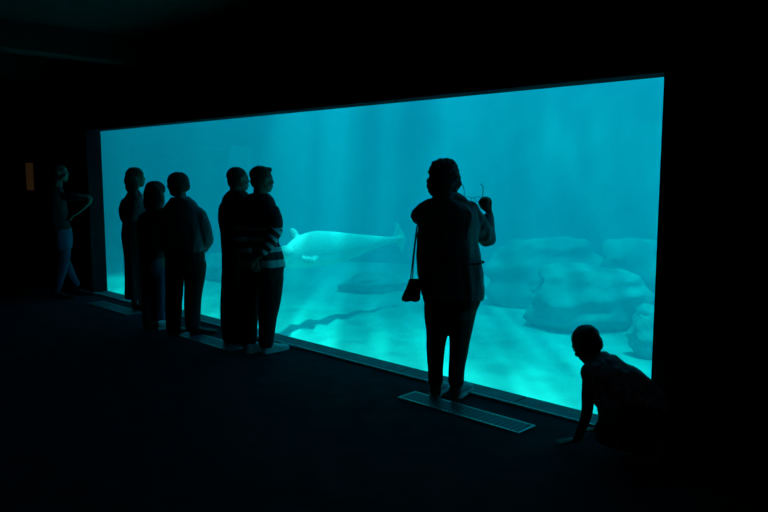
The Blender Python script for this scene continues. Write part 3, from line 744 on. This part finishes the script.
def woman_skirt():
    p = Person((137, 310), 'slim woman with shoulder-length hair in a long dark skirt, beside the window jamb')
    yaw = R(52)
    p.head(136.3, 178, .215, R(72), R(-3))
    p.limb(p.body, [(135, 187, 0), (134, 197, 0)], [.048, .054])
    rows = [(134, 196, 7.5, .06), (133.5, 201, 11.5, .09), (133, 210, 12, .10), (133, 221, 9.8, .10), (133, 232, 12.3, .12), (134, 242, 13, .13)]
    p.torso(p.body, rows, yaw, .88)
    la = [(124.5, 202, .06), (122, 211, .04), (124.5, 221, .03), (133, 222, .12), (141, 219, .20)]
    ra = [(142, 203, -.06), (145, 212, -.06), (144, 222, -.02), (146, 222, .1), (143, 219, .2)]
    p.limb(p.body, la, [.038, .038, .035, .031, .025]); p.limb(p.body, ra, [.038, .038, .035, .031, .025])
    p.hand(p.p(141, 219, .21), Vector((.7, .4, .1)), Vector((0, .9, .2)), .6, .85, 1)
    p.hand(p.p(143, 219, .21), Vector((-.7, .3, .1)), Vector((0, .9, .2)), .6, .85, -1)
    for l in ([(130, 240, .03), (132, 270, .02), (134.5, 302, .02), (134.5, 308, .02)], [(140, 240, -.03), (140.5, 270, -.02), (141.5, 304, -.02), (141.5, 309, -.02)]):
        p.limb(p.body, l, [.072, .052, .036, .033])
    p.finish(.0075)
    bm = bmesh.new(); p.torso(bm, [(134, 190.5, 5.8, .055), (134, 195, 10, .075)] + rows[1:4] + [(133, 225, 10, .105)], yaw)
    p.limb(bm, [(125.5, 202.5, .06), (123.6, 211, .04), (125.6, 220, .03)], [.056, .056, .050]); p.limb(bm, [(125.6, 220, .03), (133, 221.5, .12), (139, 219.5, .19)], [.048, .046, .036])
    p.limb(bm, [(141, 203, -.06), (143.5, 212, -.06), (143, 221, -.02)], [.056, .054, .048]); p.limb(bm, [(143, 221, -.02), (145.5, 222, .1), (143.5, 219.5, .19)], [.048, .046, .036])
    p.garment('blouse', bm, S_blouse, folds=.010, seed=51)
    bm = bmesh.new(); p.torso(bm, [(133, 219, 9.4, .09), (133.3, 226, 11.2, .11), (134, 234, 13, .13), (135.5, 246, 12.6, .14), (137, 262, 11.6, .145), (138, 280, 11.8, .15), (138.3, 298, 12.4, .155)], yaw)
    p.garment('skirt', bm, K_skirt, folds=.018, freq=9, stretch=.08, seed=53)
    p.shoe(p.p(133.5, 309.5, .0), R(55), .23, .08, SH_black, SH_black, .06)
    p.shoe(p.p(140.5, 311, -.04), R(55), .23, .08, SH_black, SH_black, .06)
    p.hair([(0, -.018, .046, .090, .108, .088), (0, -.075, -.03, .090, .070, .10), (.055, -.04, -.07, .045, .07, .09), (-.055, -.04, -.07, .045, .07, .09), (0, -.08, -.11, .085, .06, .06)], H_brown, .005, .007, 13)
woman_skirt()

# --- dim figure by the left wall ------------------------------------------------------------
def hip_person():
    p = Person((66, 299), 'dim figure in pale trousers with a hand on the hip, standing by the dark wall')
    yaw = R(70)
    p.head(60, 173, .225, R(75), R(0))
    p.limb(p.body, [(58, 182, 0), (57, 191, 0)], [.056, .062])
    rows = [(56.5, 190, 9, .07), (56, 195, 14, .10), (56, 204, 15, .12), (57, 217, 14, .13), (59, 230, 13, .14), (61, 240, 12.5, .14)]
    p.torso(p.body, rows, yaw, .88)
    ra = [(64, 196, -.14), (78, 197, -.16), (90, 199, -.16), (82, 208, -.12), (73, 215, -.08)]
    la = [(47, 198, .14), (42, 211, .12), (41, 224, .14), (46, 234, .2), (52, 240, .24)]
    p.limb(p.body, ra, [.044, .042, .038, .034, .027]); p.limb(p.body, la, [.045, .045, .041, .036, .028])
    p.hand(p.p(73.5, 214.5, -.08), Vector((-.7, .1, -.6)), Vector((.2, -.8, .1)), .5, .95, 1)
    p.hand(p.p(51.5, 239.5, .24), Vector((.5, .1, -.8)), Vector((.2, .8, .1)), .5, .95, -1)
    l1 = [(63, 236, -.05), (63.5, 262, -.04), (54.5, 291, .02)]; l2 = [(60, 236, .06), (64, 262, .14), (75.5, 285, .30)]
    for l in (l1, l2): p.limb(p.body, l, [.08, .060, .042])
    p.finish(.0075)
    bm = bmesh.new(); p.torso(bm, [(57, 186.5, 6.5, .06), (56.5, 191, 10, .08)] + rows[1:5] + [(60, 235, 12.8, .14)], yaw)
    p.limb(bm, [(63, 196.5, -.14), (72, 196.5, -.155), (78, 197.3, -.16)], [.06, .058, .052])
    p.limb(bm, [(48, 198, .14), (43, 211, .12), (42, 223, .14)], [.06, .06, .055]); p.limb(bm, [(42, 223, .14), (46, 233, .2), (50, 238, .23)], [.055, .05, .04])
    p.garment('shirt', bm, S_dark, folds=.012, seed=61)
    bm = bmesh.new(); p.torso(bm, [(60.5, 228, 12.3, .13), (61.5, 238, 12, .13), (62, 248, 10, .12)], yaw)
    p.limb(bm, [(63, 243, -.05), (64, 254, -.05), (62.5, 264, -.04), (55, 291, .02)], [.088, .08, .072, .06])
    p.limb(bm, [(61, 243, .06), (63, 254, .10), (65.5, 264, .15), (75.3, 284, .29)], [.088, .08, .072, .06])
    p.garment('trousers', bm, T_light, folds=.010, freq=7, stretch=.3, seed=63)
    p.shoe(p.p(53, 296, .0), R(75), .27, .10, SH_black, SH_black)
    p.shoe(p.p(74, 290.5, .30), R(88), .27, .10, SH_black, SH_black)
    p.hair([(0, -.02, .042, .082, .099, .08), (0, -.05, -.01, .072, .058, .066)], H_dark, .003, .007, 15)
hip_person()

# --- crouching child -----------------------------------------------------------------------
def child():
    p = Person((618, 451.5), 'child in a marled T-shirt crouching on hands and knees at the foot of the window')
    d0 = .0
    p.head(586, 344.5, .205, R(-35), R(38), 0, .08)
    p.limb(p.body, [(592, 356, .08), (602, 364, .06)], [.046, .052])
    back = [(600, 366, .05), (612, 378, .03), (628, 392, .0), (642, 406, -.02), (652, 418, -.03)]
    p.limb(p.body, back, [.085, .105, .115, .115, .105])
    ra = [(590, 374, -.06), (588, 394, -.02), (587, 412, .02), (582, 427, .05), (577, 439, .06)]
    p.limb(p.body, ra, [.042, .037, .033, .029, .024])
    la = [(596, 376, .16), (600, 396, .20), (603, 412, .22), (602, 424, .22), (600, 432, .22)]
    p.limb(p.body, la, [.040, .036, .032, .028, .024])
    p.hand(p.p(578, 440.5, .06), Vector((-1, .15, -.12)), Vector((-.05, -.1, 1)), .12, .82, 1)
    p.hand(p.p(600, 430, .22), Vector((-.9, .3, -.1)), Vector((0, 0, 1)), .12, .82, 1)
    kl = [(650, 418, -.10), (624, 424, -.16), (604, 433, -.20), (630, 445, -.18), (652, 446, -.16)]
    kr = [(650, 416, .06), (626, 418, .07), (606, 425, .06), (636, 437, .04), (654, 440, .02)]
    for l in (kl, kr): p.limb(p.body, l, [.082, .068, .052, .046, .034])
    p.finish(.006)
    bm = bmesh.new()
    q = [(601, 364, .05), (612, 376, .04), (628, 390, .01), (642, 403, -.01), (652, 415, -.02)]
    p.limb(bm, q, [.082, .118, .130, .128, .118])
    p.limb(bm, [(598, 369, -.03), (592, 374, -.05), (589.5, 389, -.03)], [.062, .058, .050])
    p.limb(bm, [(601, 372, .12), (597, 377, .16), (600, 392, .19)], [.058, .055, .048])
    p.limb(bm, [(600, 378, .02), (604, 392, .03), (612, 404, .02)], [.06, .08, .085])
    p.garment('t_shirt', bm, S_child, .008, folds=.014, freq=11, stretch=.8, seed=71)
    bm = bmesh.new()
    p.limb(bm, [(646, 410, -.02), (653, 418, -.02), (655, 424, -.02)], [.118, .124, .11])
    p.limb(bm, [(650, 418, -.08), (624, 423, -.15), (605, 432, -.19)], [.095, .088, .066])
    p.limb(bm, [(650, 416, .06), (626, 417, .07), (608, 425, .06)], [.095, .088, .066])
    p.limb(bm, [(606, 434, -.19), (630, 444, -.18), (646, 446, -.165)], [.062, .054, .046])
    p.limb(bm, [(608, 427, .06), (636, 437, .04), (650, 440, .02)], [.06, .054, .046])
    p.garment('trousers', bm, T_navy, .008, folds=.010, seed=73)
    # shoes, soles turned back, toes on the floor
    for px, py, d in ((648, 456, -.17), (654, 448, .0)):
        h = p.p(px, py, d); p.shoe(Vector((h.x + .05, h.y, 0)), R(-78), .19, .075, SH_child, SH_child, .075)
    p.hair([(0, -.02, .036, .083, .100, .085), (0, -.05, -.015, .076, .060, .07)], H_dark, .003, .006, 17)
child()

# ------------------------------------------------------------------ amber panel on the far wall
def amber_panel():
    a, b = on_y(26, 175, -DEEP - .056), on_y(33, 175, -DEEP - .056)
    z1, z0 = on_y(29, 163, -DEEP).z, on_y(29, 190, -DEEP).z
    t = empty('exhibit_panel', ((a.x + b.x) / 2, -DEEP, z0)); w_ = (b.x - a.x) / 2; h = z1 - z0
    boxes('panel_case', [((-w_ - .02, -.05, -.02), (w_ + .02, 0, h + .02))], M_pit, t)
    m = mat('amber_backlight', (.3, .16, .05), .6); bb = m.node_tree.nodes['Principled BSDF']
    bb.inputs['Emission Color'].default_value = (1, .5, .16, 1); bb.inputs['Emission Strength'].default_value = .014
    boxes('lit_face', [((-w_, -.056, 0), (w_, -.05, h))], m, t)
    tag(t, 'dim amber exhibit panel on the wall behind the figure with hand on hip', 'panel')
amber_panel()
